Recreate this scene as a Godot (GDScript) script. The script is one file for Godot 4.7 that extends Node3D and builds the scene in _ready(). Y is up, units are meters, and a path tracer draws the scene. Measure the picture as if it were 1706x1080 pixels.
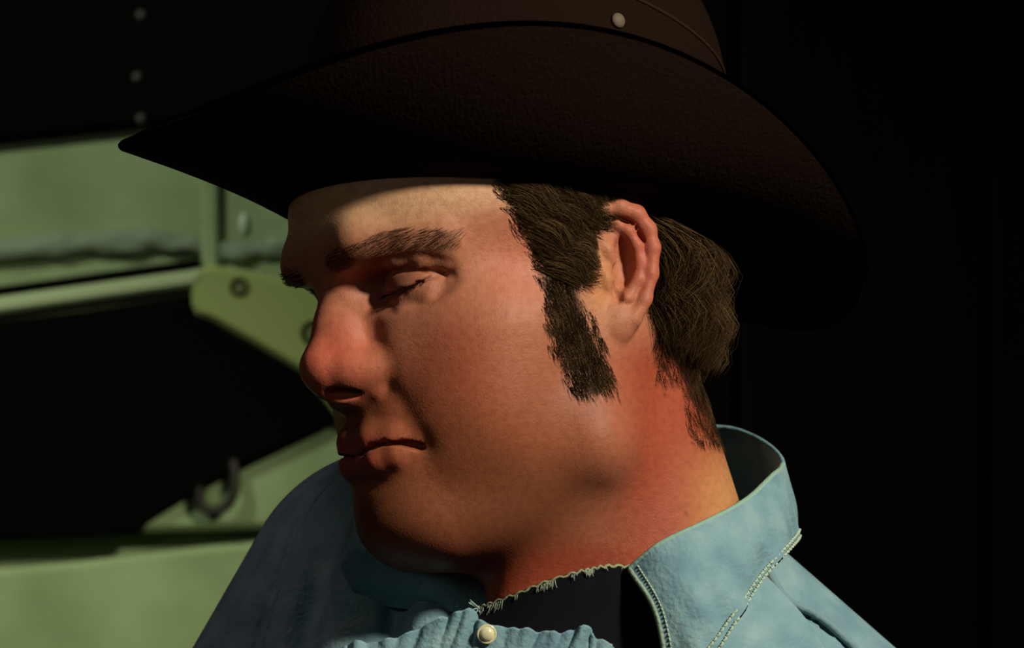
extends Node3D
# Close-up of a man in a wide dark hat and a faded denim shirt, head turned and lowered over his right
# shoulder, in front of a green painted metal panel. Lengths below are centimetres about the point MID,
# x to the camera's right, y up, z towards the camera; the root's children are placed in metres.

const MID := Vector3(0.0, 1.2, 0.0)
const CM := 0.01

# ---------------------------------------------------------------- signed distance shapes
class Shape:
	# one row per primitive: kind (0 ellipsoid, 1 round cone, 2 swelling), op (1 add, -1 carve), blend
	var kind := PackedInt32Array()
	var op := PackedInt32Array()
	var blend := PackedFloat32Array()
	var mirror := PackedInt32Array()
	var a := PackedVector3Array()
	var b := PackedVector3Array()
	var ra := PackedFloat32Array()
	var rb := PackedFloat32Array()
	var turn: Array[Basis] = []
	var mirrored := 1

	func ell(c: Vector3, r: Vector3, k: float, o := 1, euler := Vector3.ZERO) -> void:
		kind.append(0); op.append(o); blend.append(k); mirror.append(mirrored)
		a.append(c); b.append(r); ra.append(0.0); rb.append(0.0)
		turn.append(Basis.from_euler(euler * PI / 180.0).inverse())

	func cone(p: Vector3, q: Vector3, r0: float, r1: float, k: float, o := 1) -> void:
		kind.append(1); op.append(o); blend.append(k); mirror.append(mirrored)
		a.append(p); b.append(q - p); ra.append(r0); rb.append(r1)
		turn.append(Basis())

	func chain(pts: Array, radii: Array, k: float, o := 1) -> void:
		for i in pts.size() - 1:
			cone(pts[i], pts[i + 1], radii[i], radii[i + 1], k, o)

	func bump(c: Vector3, r: Vector3, amount: float, euler := Vector3.ZERO) -> void:
		kind.append(2); op.append(1); blend.append(0.0); mirror.append(mirrored)
		a.append(c); b.append(r); ra.append(amount); rb.append(0.0)
		turn.append(Basis.from_euler(euler * PI / 180.0).inverse())

	func one(i: int, p: Vector3) -> float:
		var s := p
		if mirror[i]:
			s.x = absf(s.x)
		if kind[i] == 1:
			var d := b[i]
			var h := clampf((s - a[i]).dot(d) / d.length_squared(), 0.0, 1.0)
			return (s - a[i] - d * h).length() - lerpf(ra[i], rb[i], h)
		var q: Vector3 = turn[i] * (s - a[i])
		var r := b[i]
		q /= r
		if kind[i] == 2:
			return q.length_squared()
		var k0 := q.length()
		var k1 := (q / r).length()
		return k0 * (k0 - 1.0) / maxf(k1, 0.0001)

	func near(p: Vector3, half: float) -> PackedInt32Array:
		# the primitives that matter inside a cube about p
		var diag := half * 1.75
		var all := PackedInt32Array()
		for i in kind.size():
			all.append(i)
		var whole := at(p, all)
		var list := PackedInt32Array()
		for i in kind.size():
			var d := one(i, p)
			if kind[i] == 0:
				d *= 0.65
			if kind[i] == 2:
				var m := b[i][b[i].min_axis_index()]
				var reach := 2.6 + diag / m
				if d < reach * reach:
					list.append(i)
			elif op[i] > 0:
				if d < absf(whole) + 2.6 * diag + blend[i] * 1.3 + 1.2:
					list.append(i)
			elif d < absf(whole) + 2.6 * diag + blend[i] * 1.3 + 1.2:
				list.append(i)
		return list

	func at(p: Vector3, list: PackedInt32Array) -> float:
		var w := 1000.0
		var f := Vector3(absf(p.x), p.y, p.z)
		for i in list:
			var s := f if mirror[i] else p
			s -= a[i]
			var d: float
			if kind[i] == 1:
				var ba := b[i]
				var h := clampf(s.dot(ba) / ba.length_squared(), 0.0, 1.0)
				d = (s - ba * h).length() - lerpf(ra[i], rb[i], h)
			else:
				var r := b[i]
				var q: Vector3 = turn[i] * s
				q /= r
				if kind[i] == 2:
					var e := q.length_squared()
					if e < 7.0:
						w -= ra[i] * exp(-e)
					continue
				var k0 := q.length()
				d = k0 * (k0 - 1.0) / maxf((q / r).length(), 0.0001)
			var k := blend[i]
			if op[i] > 0:
				var g := maxf(k - absf(w - d), 0.0)
				w = minf(w, d) - (g * g * 0.25 / k if g > 0.0 else 0.0)
			else:
				var g := maxf(k - absf(w + d), 0.0)
				w = maxf(w, -d) + (g * g * 0.25 / k if g > 0.0 else 0.0)
		return w


class Net:
	# surface nets over a Shape: visits only cells near the surface
	var points := PackedVector3Array()
	var normals := PackedVector3Array()
	var faces := PackedInt32Array()

	func build(shape: Shape, lo: Vector3, hi: Vector3, cell: float, keep = null) -> void:
		var n := 4
		var leaf := cell * n
		var big := leaf * 4.0
		var cells := {}
		var edges := PackedInt64Array()   # packed cell, axis and sign of each crossed edge
		var counts := Vector3i(((hi - lo) / big).ceil())
		var corner := PackedFloat32Array()
		corner.resize((n + 1) * (n + 1) * (n + 1))
		var m := n + 1
		for bx in counts.x:
			for by in counts.y:
				for bz in counts.z:
					var blo := lo + Vector3(bx, by, bz) * big
					var mid := blo + Vector3.ONE * big * 0.5
					var some := shape.near(mid, big * 0.5)
					if absf(shape.at(mid, some)) > big * 1.4:
						continue
					for s in 64:
						var sx := s % 4
						var sy := (s / 4) % 4
						var sz := s / 16
						var llo := blo + Vector3(sx, sy, sz) * leaf
						var lmid := llo + Vector3.ONE * leaf * 0.5
						if absf(shape.at(lmid, some)) > leaf * 1.6:
							continue
						if keep != null and not keep.call(lmid):
							continue
						var list := shape.near(lmid, leaf * 0.5)
						var any_in := false
						var any_out := false
						var at := 0
						for z in m:
							for y in m:
								for x in m:
									var v := shape.at(llo + Vector3(x, y, z) * cell, list)
									corner[at] = v
									at += 1
									if v < 0.0: any_in = true
									else: any_out = true
						if not (any_in and any_out):
							continue
						var base := Vector3i(bx * 16 + sx * 4, by * 16 + sy * 4, bz * 16 + sz * 4)
						for z in n:
							for y in n:
								for x in n:
									var o := x + y * m + z * m * m
									var c := [corner[o], corner[o + 1], corner[o + m], corner[o + m + 1], corner[o + m * m], corner[o + m * m + 1], corner[o + m * m + m], corner[o + m * m + m + 1]]
									var inside := 0
									for i in 8:
										if c[i] < 0.0: inside |= 1 << i
									if inside == 0 or inside == 255:
										continue
									var sum := Vector3.ZERO
									var hits := 0
									for e in EDGES:
										var va: float = c[e[0]]
										var vb: float = c[e[1]]
										if (va < 0.0) != (vb < 0.0):
											sum += OFF[e[0]].lerp(OFF[e[1]], va / (va - vb))
											hits += 1
									var g := base + Vector3i(x, y, z)
									var key := g.x + g.y * 4096 + g.z * 16777216
									var p := llo + (Vector3(x, y, z) + sum / hits) * cell
									var h := cell * 0.5
									var gr := Vector3(
										shape.at(p + Vector3(h, 0, 0), list) - shape.at(p - Vector3(h, 0, 0), list),
										shape.at(p + Vector3(0, h, 0), list) - shape.at(p - Vector3(0, h, 0), list),
										shape.at(p + Vector3(0, 0, h), list) - shape.at(p - Vector3(0, 0, h), list))
									p -= gr.normalized() * shape.at(p, list) * 0.7
									cells[key] = points.size()
									points.append(p)
									normals.append(gr.normalized())
									var v0 := (inside & 1) != 0
									if v0 != ((inside & 2) != 0): edges.append(key * 8 + (4 if v0 else 0))
									if v0 != ((inside & 4) != 0): edges.append(key * 8 + 1 + (4 if v0 else 0))
									if v0 != ((inside & 16) != 0): edges.append(key * 8 + 2 + (4 if v0 else 0))
		var step := [1, 4096, 16777216]
		for e in edges:
			var key := e >> 3
			var axis := e & 3
			var u: int = step[(axis + 1) % 3]
			var w: int = step[(axis + 2) % 3]
			var i0 = cells.get(key)
			var i1 = cells.get(key - u)
			var i2 = cells.get(key - u - w)
			var i3 = cells.get(key - w)
			if i1 == null or i2 == null or i3 == null:
				continue
			if e & 4:
				faces.append_array([i0, i2, i1, i0, i3, i2])
			else:
				faces.append_array([i0, i1, i2, i0, i2, i3])

	const OFF := [Vector3(0, 0, 0), Vector3(1, 0, 0), Vector3(0, 1, 0), Vector3(1, 1, 0), Vector3(0, 0, 1), Vector3(1, 0, 1), Vector3(0, 1, 1), Vector3(1, 1, 1)]
	const EDGES := [[0, 1], [2, 3], [4, 5], [6, 7], [0, 2], [1, 3], [4, 6], [5, 7], [0, 4], [1, 5], [2, 6], [3, 7]]


# ---------------------------------------------------------------- small helpers
var rng := RandomNumberGenerator.new()
var head_turn: Basis
var head_at := Vector3(0.0, 0.5, 0.0)

func head_to_world(p: Vector3) -> Vector3:
	return head_turn * p + head_at

func world_to_head(p: Vector3) -> Vector3:
	return head_turn.inverse() * (p - head_at)

func mesh_of(points: PackedVector3Array, normals: PackedVector3Array, faces: PackedInt32Array, colors := PackedColorArray(), uvs := PackedVector2Array()) -> ArrayMesh:
	var arr := []
	arr.resize(Mesh.ARRAY_MAX)
	var scaled := PackedVector3Array()
	scaled.resize(points.size())
	for i in points.size():
		scaled[i] = points[i] * CM
	arr[Mesh.ARRAY_VERTEX] = scaled
	arr[Mesh.ARRAY_NORMAL] = normals
	arr[Mesh.ARRAY_INDEX] = faces
	if colors.size(): arr[Mesh.ARRAY_COLOR] = colors
	if uvs.size(): arr[Mesh.ARRAY_TEX_UV] = uvs
	var m := ArrayMesh.new()
	m.add_surface_from_arrays(Mesh.PRIMITIVE_TRIANGLES, arr)
	return m

func put(called: String, mesh: Mesh, material: Material, parent: Node) -> MeshInstance3D:
	var o := MeshInstance3D.new()
	o.name = called
	o.mesh = mesh
	o.material_override = material
	parent.add_child(o, true)
	return o

func thing(called: String, label: String, category: String, at := Vector3.ZERO, group := "") -> Node3D:
	var o := Node3D.new()
	o.name = called
	o.position = MID + at * CM
	o.set_meta("label", label)
	o.set_meta("category", category)
	if group: o.set_meta("group", group)
	add_child(o, true)
	return o

func structure(o: Node, label: String, category := "wall") -> void:
	o.set_meta("kind", "structure")
	o.set_meta("label", label)
	o.set_meta("category", category)

func srgb(r: int, g: int, b: int) -> Color:
	return Color(r / 255.0, g / 255.0, b / 255.0)

func lin(r: int, g: int, b: int) -> Color:
	return srgb(r, g, b).srgb_to_linear()

func paint(c: Color, rough: float, metal := 0.0, spec := 0.5) -> StandardMaterial3D:
	var m := StandardMaterial3D.new()
	m.albedo_color = c
	m.roughness = rough
	m.metallic = metal
	m.metallic_specular = spec
	return m

func noise_tex(freq: float, octaves: int, s: int, ramp: Array = [], size := 512, kind := FastNoiseLite.TYPE_SIMPLEX_SMOOTH) -> NoiseTexture2D:
	var n := FastNoiseLite.new()
	n.noise_type = kind
	n.frequency = freq
	n.fractal_octaves = octaves
	n.seed = s
	var t := NoiseTexture2D.new()
	t.noise = n
	t.width = size
	t.height = size
	t.seamless = true
	if ramp.size():
		var g := Gradient.new()
		g.offsets = PackedFloat32Array(ramp.map(func(x): return x[0]))
		g.colors = PackedColorArray(ramp.map(func(x): return x[1]))
		t.color_ramp = g
	return t

func catmull(pts: Array, t: float) -> Vector3:
	var n := pts.size()
	var x := clampf(t, 0.0, 1.0) * (n - 1)
	var i := mini(int(x), n - 2)
	var f := x - i
	var p1: Vector3 = pts[i]
	var p2: Vector3 = pts[i + 1]
	var p0: Vector3 = pts[i - 1] if i > 0 else p1 * 2.0 - p2
	var p3: Vector3 = pts[i + 2] if i + 2 < n else p2 * 2.0 - p1
	return p1.cubic_interpolate(p2, p0, p3, f)

func sheet(rows: Array, nu: int, nv: int, thick: float, wave = null) -> ArrayMesh:
	# a cloth sheet through rows of control points, with thickness and rounded rims
	var grid := []
	for j in nv + 1:
		var line := PackedVector3Array()
		for i in nu + 1:
			var col := []
			for r in rows:
				col.append(catmull(r, float(i) / nu))
			var p := catmull(col, float(j) / nv)
			if wave != null:
				p += wave.call(float(i) / nu, float(j) / nv)
			line.append(p)
		grid.append(line)
	return sheet_grid(grid, thick)

class Strands:
	# many thin tapered tubes in one mesh
	var points := PackedVector3Array()
	var normals := PackedVector3Array()
	var colors := PackedColorArray()
	var faces := PackedInt32Array()
	func add(path: Array, r0: float, r1: float, c: Color, sides := 3) -> void:
		var first := points.size()
		var n := path.size()
		var side := Vector3.UP
		for i in n:
			var d: Vector3 = (path[mini(i + 1, n - 1)] - path[maxi(i - 1, 0)]).normalized()
			if i == 0:
				side = d.cross(Vector3(0.31, 0.77, 0.55)).normalized()
			side = (side - d * side.dot(d)).normalized()
			var up := d.cross(side)
			var r := lerpf(r0, r1, float(i) / (n - 1))
			for k in sides:
				var a := TAU * k / sides
				var v := side * cos(a) + up * sin(a)
				points.append(path[i] + v * r)
				normals.append(v)
				colors.append(c)
		for i in n - 1:
			for k in sides:
				var a := first + i * sides + k
				var b := first + i * sides + (k + 1) % sides
				faces.append_array([a, a + sides, b, b, a + sides, b + sides])

func box(size: Vector3, bevel: float) -> ArrayMesh:
	# a box with chamfered edges, centred on its middle, in centimetres
	var h := size * 0.5
	var st := SurfaceTool.new()
	st.begin(Mesh.PRIMITIVE_TRIANGLES)
	st.set_smooth_group(-1)
	var pt := func(axis: int, s: Vector3) -> Vector3:
		var p := s * (h - Vector3.ONE * bevel)
		p[axis] = s[axis] * h[axis]
		return p
	var tri := func(list: Array) -> void:
		var n: Vector3 = (list[1] - list[0]).cross(list[2] - list[0])
		var c := Vector3.ZERO
		for p in list: c += p
		if n.dot(c) > 0.0: list.reverse()
		for k in range(1, list.size() - 1):
			for p in [list[0], list[k], list[k + 1]]: st.add_vertex(p * CM)
	for axis in 3:
		var u := (axis + 1) % 3
		var w := (axis + 2) % 3
		for s in [-1.0, 1.0]:
			var q := []
			for k in [[-1, -1], [1, -1], [1, 1], [-1, 1]]:
				var g := Vector3.ZERO
				g[axis] = s; g[u] = k[0]; g[w] = k[1]
				q.append(pt.call(axis, g))
			tri.call(q)
			for s2 in [-1.0, 1.0]:
				var e := []
				var g0 := Vector3.ZERO
				g0[axis] = s; g0[u] = s2; g0[w] = -1
				var g1 := g0
				g1[w] = 1
				e = [pt.call(axis, g0), pt.call(axis, g1), pt.call(u, g1), pt.call(u, g0)]
				tri.call(e)
	for k in 8:
		var g := Vector3(-1 if k & 1 else 1, -1 if k & 2 else 1, -1 if k & 4 else 1)
		tri.call([pt.call(0, g), pt.call(1, g), pt.call(2, g)])
	st.generate_normals()
	return st.commit()

func slab(outline: PackedVector2Array, z0: float, z1: float, bevel := 0.15) -> ArrayMesh:
	# an extruded outline with a chamfered front rim, in centimetres
	var pts := outline
	if not Geometry2D.is_polygon_clockwise(pts):
		pts.reverse()
	var inner := pts
	var n := pts.size()
	inner = PackedVector2Array()
	for i in n:
		var a := (pts[i] - pts[(i + n - 1) % n]).normalized()
		var b := (pts[(i + 1) % n] - pts[i]).normalized()
		var m := Vector2(a.y + b.y, -a.x - b.x)
		m = m / maxf(m.length_squared() * 0.5, 0.4)
		inner.append(pts[i] + m * bevel)
	var st := SurfaceTool.new()
	st.begin(Mesh.PRIMITIVE_TRIANGLES)
	st.set_smooth_group(-1)
	var put3 := func(p: Vector2, z: float) -> void:
		st.add_vertex(Vector3(p.x, p.y, z) * CM)
	var idx := Geometry2D.triangulate_polygon(inner)
	var ccw := 0.0
	for k in range(0, idx.size(), 3):
		var a := inner[idx[k]]
		var b := inner[idx[k + 1]]
		var c := inner[idx[k + 2]]
		if (b - a).cross(c - a) > 0.0:
			var t := b
			b = c
			c = t
		put3.call(a, z1); put3.call(b, z1); put3.call(c, z1)
		put3.call(a, z0); put3.call(c, z0); put3.call(b, z0)
	for i in n:
		var j := (i + 1) % n
		put3.call(pts[i], z1 - bevel); put3.call(inner[i], z1); put3.call(inner[j], z1)
		put3.call(pts[i], z1 - bevel); put3.call(inner[j], z1); put3.call(pts[j], z1 - bevel)
		put3.call(pts[i], z0); put3.call(pts[i], z1 - bevel); put3.call(pts[j], z1 - bevel)
		put3.call(pts[i], z0); put3.call(pts[j], z1 - bevel); put3.call(pts[j], z0)
	st.generate_normals()
	return st.commit()

# ---------------------------------------------------------------- the man
func head_shape() -> Shape:
	# head space: x to his left, y up, z out of the face, origin between the ears
	var s := Shape.new()
	# skull, face mass, jaw
	s.ell(Vector3(0, 4.6, -0.8), Vector3(7.4, 8.0, 9.4), 1.0)
	s.ell(Vector3(0, 4.8, 2.8), Vector3(6.6, 6.4, 8.1), 3.0)
	s.ell(Vector3(0, -2.0, 2.6), Vector3(6.3, 7.8, 6.6), 2.0)
	s.cone(Vector3(5.9, 0.5, 0.6), Vector3(5.3, -6.8, 0.6), 1.3, 1.9, 2.0)
	s.cone(Vector3(5.1, -7.0, 0.8), Vector3(1.8, -9.6, 6.6), 2.0, 1.7, 2.0)
	s.ell(Vector3(0, -9.3, 7.6), Vector3(2.4, 1.9, 2.1), 1.4)
	s.ell(Vector3(0, -9.4, 3.2), Vector3(4.6, 2.9, 5.0), 2.0)
	s.ell(Vector3(0, -6.0, 6.7), Vector3(3.5, 3.2, 3.1), 1.6)
	s.ell(Vector3(4.4, -1.4, 5.0), Vector3(2.0, 1.7, 3.0), 2.2, 1, Vector3(0, -34, 0))
	s.ell(Vector3(4.2, -4.8, 4.4), Vector3(2.3, 3.2, 3.0), 2.0)
	# brow and orbit
	s.cone(Vector3(0.0, 2.8, 9.8), Vector3(2.4, 3.1, 9.6), 1.15, 1.05, 1.2)
	s.cone(Vector3(2.4, 3.1, 9.6), Vector3(4.9, 2.7, 6.9), 1.05, 0.8, 1.0)
	s.ell(Vector3(3.5, 1.0, 8.9), Vector3(2.75, 1.12, 1.95), 0.7, -1, Vector3(0, 40, 0))
	# nose
	s.cone(Vector3(0, 2.2, 9.4), Vector3(0, -0.2, 10.1), 0.85, 0.85, 0.8)
	s.cone(Vector3(0, -0.2, 10.1), Vector3(0, -2.0, 11.0), 0.85, 0.95, 0.6)
	s.cone(Vector3(0, 0.5, 8.8), Vector3(0, -2.6, 9.6), 1.3, 1.75, 0.7)
	s.ell(Vector3(0, -2.3, 10.9), Vector3(1.05, 0.9, 1.0), 0.7)
	s.ell(Vector3(1.45, -2.6, 9.75), Vector3(0.72, 0.78, 1.2), 0.6, 1, Vector3(0, -18, 0))
	s.cone(Vector3(0, -3.05, 11.1), Vector3(0, -3.7, 10.0), 0.38, 0.4, 0.35)
	s.cone(Vector3(0, -3.8, 9.8), Vector3(1.5, -3.6, 9.25), 0.28, 0.28, 0.5)
	s.ell(Vector3(0.9, -3.42, 10.4), Vector3(0.42, 0.38, 1.12), 0.22, -1, Vector3(6, -28, 0))
	s.bump(Vector3(2.3, -2.6, 8.9), Vector3(0.35, 0.8, 0.6), -0.05)
	s.bump(Vector3(2.7, -2.2, 8.6), Vector3(1.1, 1.9, 1.4), 0.42)
	s.cone(Vector3(0.5, -0.6, 9.9), Vector3(0.95, -2.3, 10.2), 0.75, 0.85, 0.5)
	# eyelids over the eyeball, looking down
	s.ell(Vector3(3.05, 0.95, 7.2), Vector3(1.62, 1.3, 1.5), 0.15, 1, Vector3(0, 12, 0))
	s.chain([Vector3(2.4, 2.2, 8.6), Vector3(3.4, 2.2, 8.5), Vector3(4.3, 2.0, 7.7), Vector3(4.9, 1.65, 6.8)], [0.25, 0.36, 0.38, 0.3], 0.35)
	s.chain([Vector3(2.4, 0.05, 8.4), Vector3(3.2, -0.05, 8.2), Vector3(4.2, 0.3, 7.5), Vector3(4.8, 0.75, 6.7)], [0.12, 0.22, 0.22, 0.15], 0.5)
	s.chain([Vector3(2.0, 1.52, 8.45), Vector3(2.95, 1.6, 8.62), Vector3(3.85, 1.62, 8.25), Vector3(4.35, 1.5, 7.65), Vector3(4.8, 1.25, 7.0)], [0.05, 0.08, 0.09, 0.09, 0.05], 0.2, -1)
	s.chain([Vector3(1.9, 0.78, 8.4), Vector3(2.5, 0.62, 8.65), Vector3(3.6, 0.6, 8.5), Vector3(4.2, 0.85, 8.0), Vector3(4.7, 1.15, 7.2)], [0.04, 0.08, 0.09, 0.08, 0.04], 0.2, -1)
	# mouth
	s.chain([Vector3(0, -5.75, 9.5), Vector3(0.9, -5.65, 9.4), Vector3(1.9, -5.85, 8.8), Vector3(2.6, -6.1, 8.15)], [0.48, 0.5, 0.42, 0.25], 0.7)
	s.chain([Vector3(0, -6.95, 9.45), Vector3(1.1, -6.84, 9.3), Vector3(2.0, -6.68, 8.85), Vector3(2.7, -6.5, 8.2)], [0.6, 0.58, 0.46, 0.25], 0.5)
	for f in [-0.12, 0.1, 0.32, 0.54]:
		s.chain([Vector3(0, -6.42, 9.95 + f), Vector3(0.7, -6.34, 9.8 + f), Vector3(1.35, -6.13, 9.5 + f), Vector3(1.95, -6.08, 9.05 + f), Vector3(2.55, -6.2, 8.4 + f), Vector3(3.05, -6.5, 7.8 + f)], [0.05, 0.06, 0.07, 0.07, 0.06, 0.04], 0.2, -1)
	s.bump(Vector3(3.05, -6.4, 8.0), Vector3(0.7, 0.7, 0.9), -0.16)
	s.bump(Vector3(0, -7.6, 9.7), Vector3(1.7, 0.5, 0.9), -0.28)
	s.bump(Vector3(0, -4.7, 10.3), Vector3(0.4, 0.8, 0.8), -0.15)
	# nasolabial fold and cheek
	s.bump(Vector3(2.8, -4.6, 8.7), Vector3(0.5, 1.5, 1.0), -0.08, Vector3(0, 0, 22))
	s.bump(Vector3(3.9, -4.4, 7.8), Vector3(1.0, 2.2, 1.2), 0.15)
	s.bump(Vector3(3.9, -7.6, 6.8), Vector3(1.2, 1.4, 1.6), 0.2)
	s.bump(Vector3(5.9, 2.6, 4.6), Vector3(1.1, 1.6, 1.6), -0.25)
	# neck
	s.mirrored = 0
	var base := world_to_head(Vector3(6.0, -15.0, -1.5))
	s.cone(Vector3(0, -3.0, -2.8), base, 6.1, 6.8, 2.5)
	s.cone(Vector3(5.4, -2.0, -1.6), world_to_head(Vector3(-0.5, -16.0, 4.0)), 1.6, 1.3, 2.0)
	s.cone(base, world_to_head(Vector3(2.0, -26.0, -3.0)), 5.4, 6.0, 3.0)
	s.mirrored = 1
	# ear
	var out := Vector3(0.35, 0, -0.1)
	s.ell(Vector3(7.15, 0.9, -1.35), Vector3(0.5, 2.9, 1.5), 0.5, 1, Vector3(-4, -19, 0))
	s.chain([Vector3(7.05, 3.1, 0.0), Vector3(7.45, 3.5, -0.55), Vector3(7.75, 3.55, -1.4), Vector3(7.98, 3.15, -2.15), Vector3(8.1, 2.4, -2.6), Vector3(8.15, 1.5, -2.68), Vector3(8.05, 0.3, -2.45), Vector3(7.9, -0.85, -2.0), Vector3(7.65, -1.75, -1.4)], [0.28, 0.34, 0.4, 0.42, 0.4, 0.38, 0.36, 0.34, 0.4], 0.25)
	s.ell(Vector3(7.4, -1.75, -0.75), Vector3(0.42, 0.9, 0.75), 0.35, 1, Vector3(0, -19, 0))
	s.ell(Vector3(7.75, 0.95, -1.35), Vector3(0.75, 1.35, 0.68), 0.2, -1, Vector3(-8, -19, 0))
	s.chain([Vector3(7.62, 2.75, -1.2), Vector3(7.78, 2.4, -1.72), Vector3(7.88, 1.7, -2.0), Vector3(7.9, 0.9, -2.05), Vector3(7.82, 0.1, -1.85), Vector3(7.62, -0.5, -1.45)], [0.24, 0.27, 0.26, 0.25, 0.26, 0.3], 0.22)
	s.chain([Vector3(7.55, 3.1, -1.2), Vector3(7.85, 2.75, -2.0), Vector3(7.98, 1.9, -2.32), Vector3(7.98, 0.8, -2.3)], [0.12, 0.13, 0.12, 0.08], 0.15, -1)
	s.chain([Vector3(7.2, 2.6, -0.2), Vector3(7.35, 1.6, -0.6), Vector3(7.3, 1.1, -0.9)], [0.3, 0.26, 0.2], 0.3)
	s.ell(Vector3(7.3, 0.25, -0.35), Vector3(0.42, 0.6, 0.34), 0.25, 1, Vector3(0, -30, 0))
	s.ell(Vector3(7.6, -0.75, -1.2), Vector3(0.34, 0.3, 0.4), 0.2)
	s.ell(Vector3(7.55, -0.45, -0.75), Vector3(0.3, 0.5, 0.2), 0.2, -1)
	return s

func soft(p: Vector3, c: Vector3, r: Vector3) -> float:
	return exp(-((p - c) / r).length_squared())

func skin_color(p: Vector3) -> Color:
	var c := lin(186, 128, 97)
	var ax := absf(p.x)
	c = c.lerp(lin(164, 90, 56), 0.75 * smoothstep(0.0, -5.0, p.y) * smoothstep(-1.0, 3.0, p.z))  # browner lower face, also painting in the weaker light there
	c = c.lerp(lin(214, 172, 132), smoothstep(2.9, 4.6, p.y) * smoothstep(0.0, 3.0, p.z))
	var q := Vector3(ax, p.y, p.z)
	c = c.lerp(lin(208, 104, 82), 0.8 * soft(q, Vector3(0.8, -1.9, 11.0), Vector3(2.0, 2.4, 2.4)))
	c = c.lerp(lin(172, 88, 60), 0.75 * soft(q, Vector3(4.8, -2.6, 6.6), Vector3(2.6, 2.6, 2.6)))
	c = c.lerp(lin(205, 120, 92), 0.6 * soft(q, Vector3(6.4, 1.2, 4.2), Vector3(1.8, 2.4, 1.8)))
	c = c.lerp(lin(150, 88, 56), 0.6 * soft(q, Vector3(3.8, -7.4, 6.2), Vector3(3.2, 2.4, 3.0)))
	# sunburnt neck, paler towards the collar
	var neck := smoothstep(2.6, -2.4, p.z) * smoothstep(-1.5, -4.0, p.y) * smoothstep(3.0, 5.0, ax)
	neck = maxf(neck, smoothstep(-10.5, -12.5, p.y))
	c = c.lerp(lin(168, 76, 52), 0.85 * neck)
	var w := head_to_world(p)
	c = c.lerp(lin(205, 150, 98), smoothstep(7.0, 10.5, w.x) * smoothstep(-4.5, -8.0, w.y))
	c = c.lerp(lin(190, 84, 68), 0.7 * soft(q, Vector3(8.0, 1.5, -2.4), Vector3(1.0, 3.4, 1.5)))
	c = c.lerp(lin(214, 150, 92), 0.7 * soft(q, Vector3(7.2, 0.3, 0.2), Vector3(0.9, 1.8, 0.9)))
	# stubble, deepened along the lower jaw to paint in its shade
	var stubble_and_shade := maxf(soft(q, Vector3(0.8, -4.9, 10.0), Vector3(1.9, 0.7, 1.6)), maxf(soft(q, Vector3(0, -9.4, 8.5), Vector3(3.5, 2.0, 4.0)), 0.4 * soft(q, Vector3(5.2, -6.0, 2.8), Vector3(3.0, 3.0, 3.0))))
	stubble_and_shade = maxf(stubble_and_shade, soft(q, Vector3(4.2, -9.6, 4.6), Vector3(3.8, 2.6, 4.6)))
	c = c.lerp(lin(98, 62, 38), 0.7 * stubble_and_shade)
	var burn_path := [Vector2(1.6, 2.4), Vector2(2.2, 0.0), Vector2(2.0, -1.8), Vector2(1.15, -4.3)]
	var off := 9.0
	for k in 3:
		var g := Geometry2D.get_closest_point_to_segment(Vector2(p.z, p.y), burn_path[k], burn_path[k + 1])
		off = minf(off, g.distance_to(Vector2(p.z, p.y)))
	if ax > 4.0:
		c = c.lerp(lin(74, 46, 29), 0.85 * smoothstep(1.05, 0.5, off))
	# lips
	var lip := maxf(soft(q, Vector3(0.7, -5.85, 9.9), Vector3(1.6, 0.3, 1.5)), soft(q, Vector3(0.7, -6.85, 9.8), Vector3(1.5, 0.42, 1.5)))
	c = c.lerp(lin(176, 84, 70), 0.9 * lip)
	# lids and socket skin
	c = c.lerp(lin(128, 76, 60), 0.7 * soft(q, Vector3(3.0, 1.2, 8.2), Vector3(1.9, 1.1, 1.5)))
	# brows
	for bl in [[Vector3(1.5, 2.3, 10.9), Vector3(2.9, 2.75, 10.3)], [Vector3(2.9, 2.75, 10.3), Vector3(4.4, 2.8, 9.2)], [Vector3(4.4, 2.8, 9.2), Vector3(5.8, 2.4, 7.1)]]:
		var h := clampf((q - bl[0]).dot(bl[1] - bl[0]) / (bl[1] - bl[0]).length_squared(), 0, 1)
		c = c.lerp(lin(84, 50, 34), 0.4 * smoothstep(0.75, 0.2, (q - bl[0].lerp(bl[1], h)).length()))
	# moles
	for m in [Vector3(5.72, 2.92, 7.5), Vector3(6.2, -5.18, -3.8), Vector3(6.3, -10.84, -4.07)]:
		c = c.lerp(lin(70, 32, 24), 0.9 * soft(q, m, Vector3(0.3, 0.1, 0.1)))
	# scalp under the hair
	var hairy := smoothstep(-0.2, -1.2, p.z + maxf(0.0, -p.y) * 0.5 + 2.4) * smoothstep(-8.5, -5.0, p.y)
	hairy = maxf(hairy, smoothstep(3.9, 4.7, p.y) * smoothstep(4.8, 4.0, p.z))
	c = c.lerp(lin(44, 32, 22), hairy * 0.9)
	return c

func inside(poly: PackedVector2Array, p: Vector3) -> bool:
	return Geometry2D.is_point_in_polygon(Vector2(p.z, p.y), poly)

func hair_color() -> Color:
	return lin(42, 30, 20).lerp(lin(92, 75, 46), pow(rng.randf(), 3.0))

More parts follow.
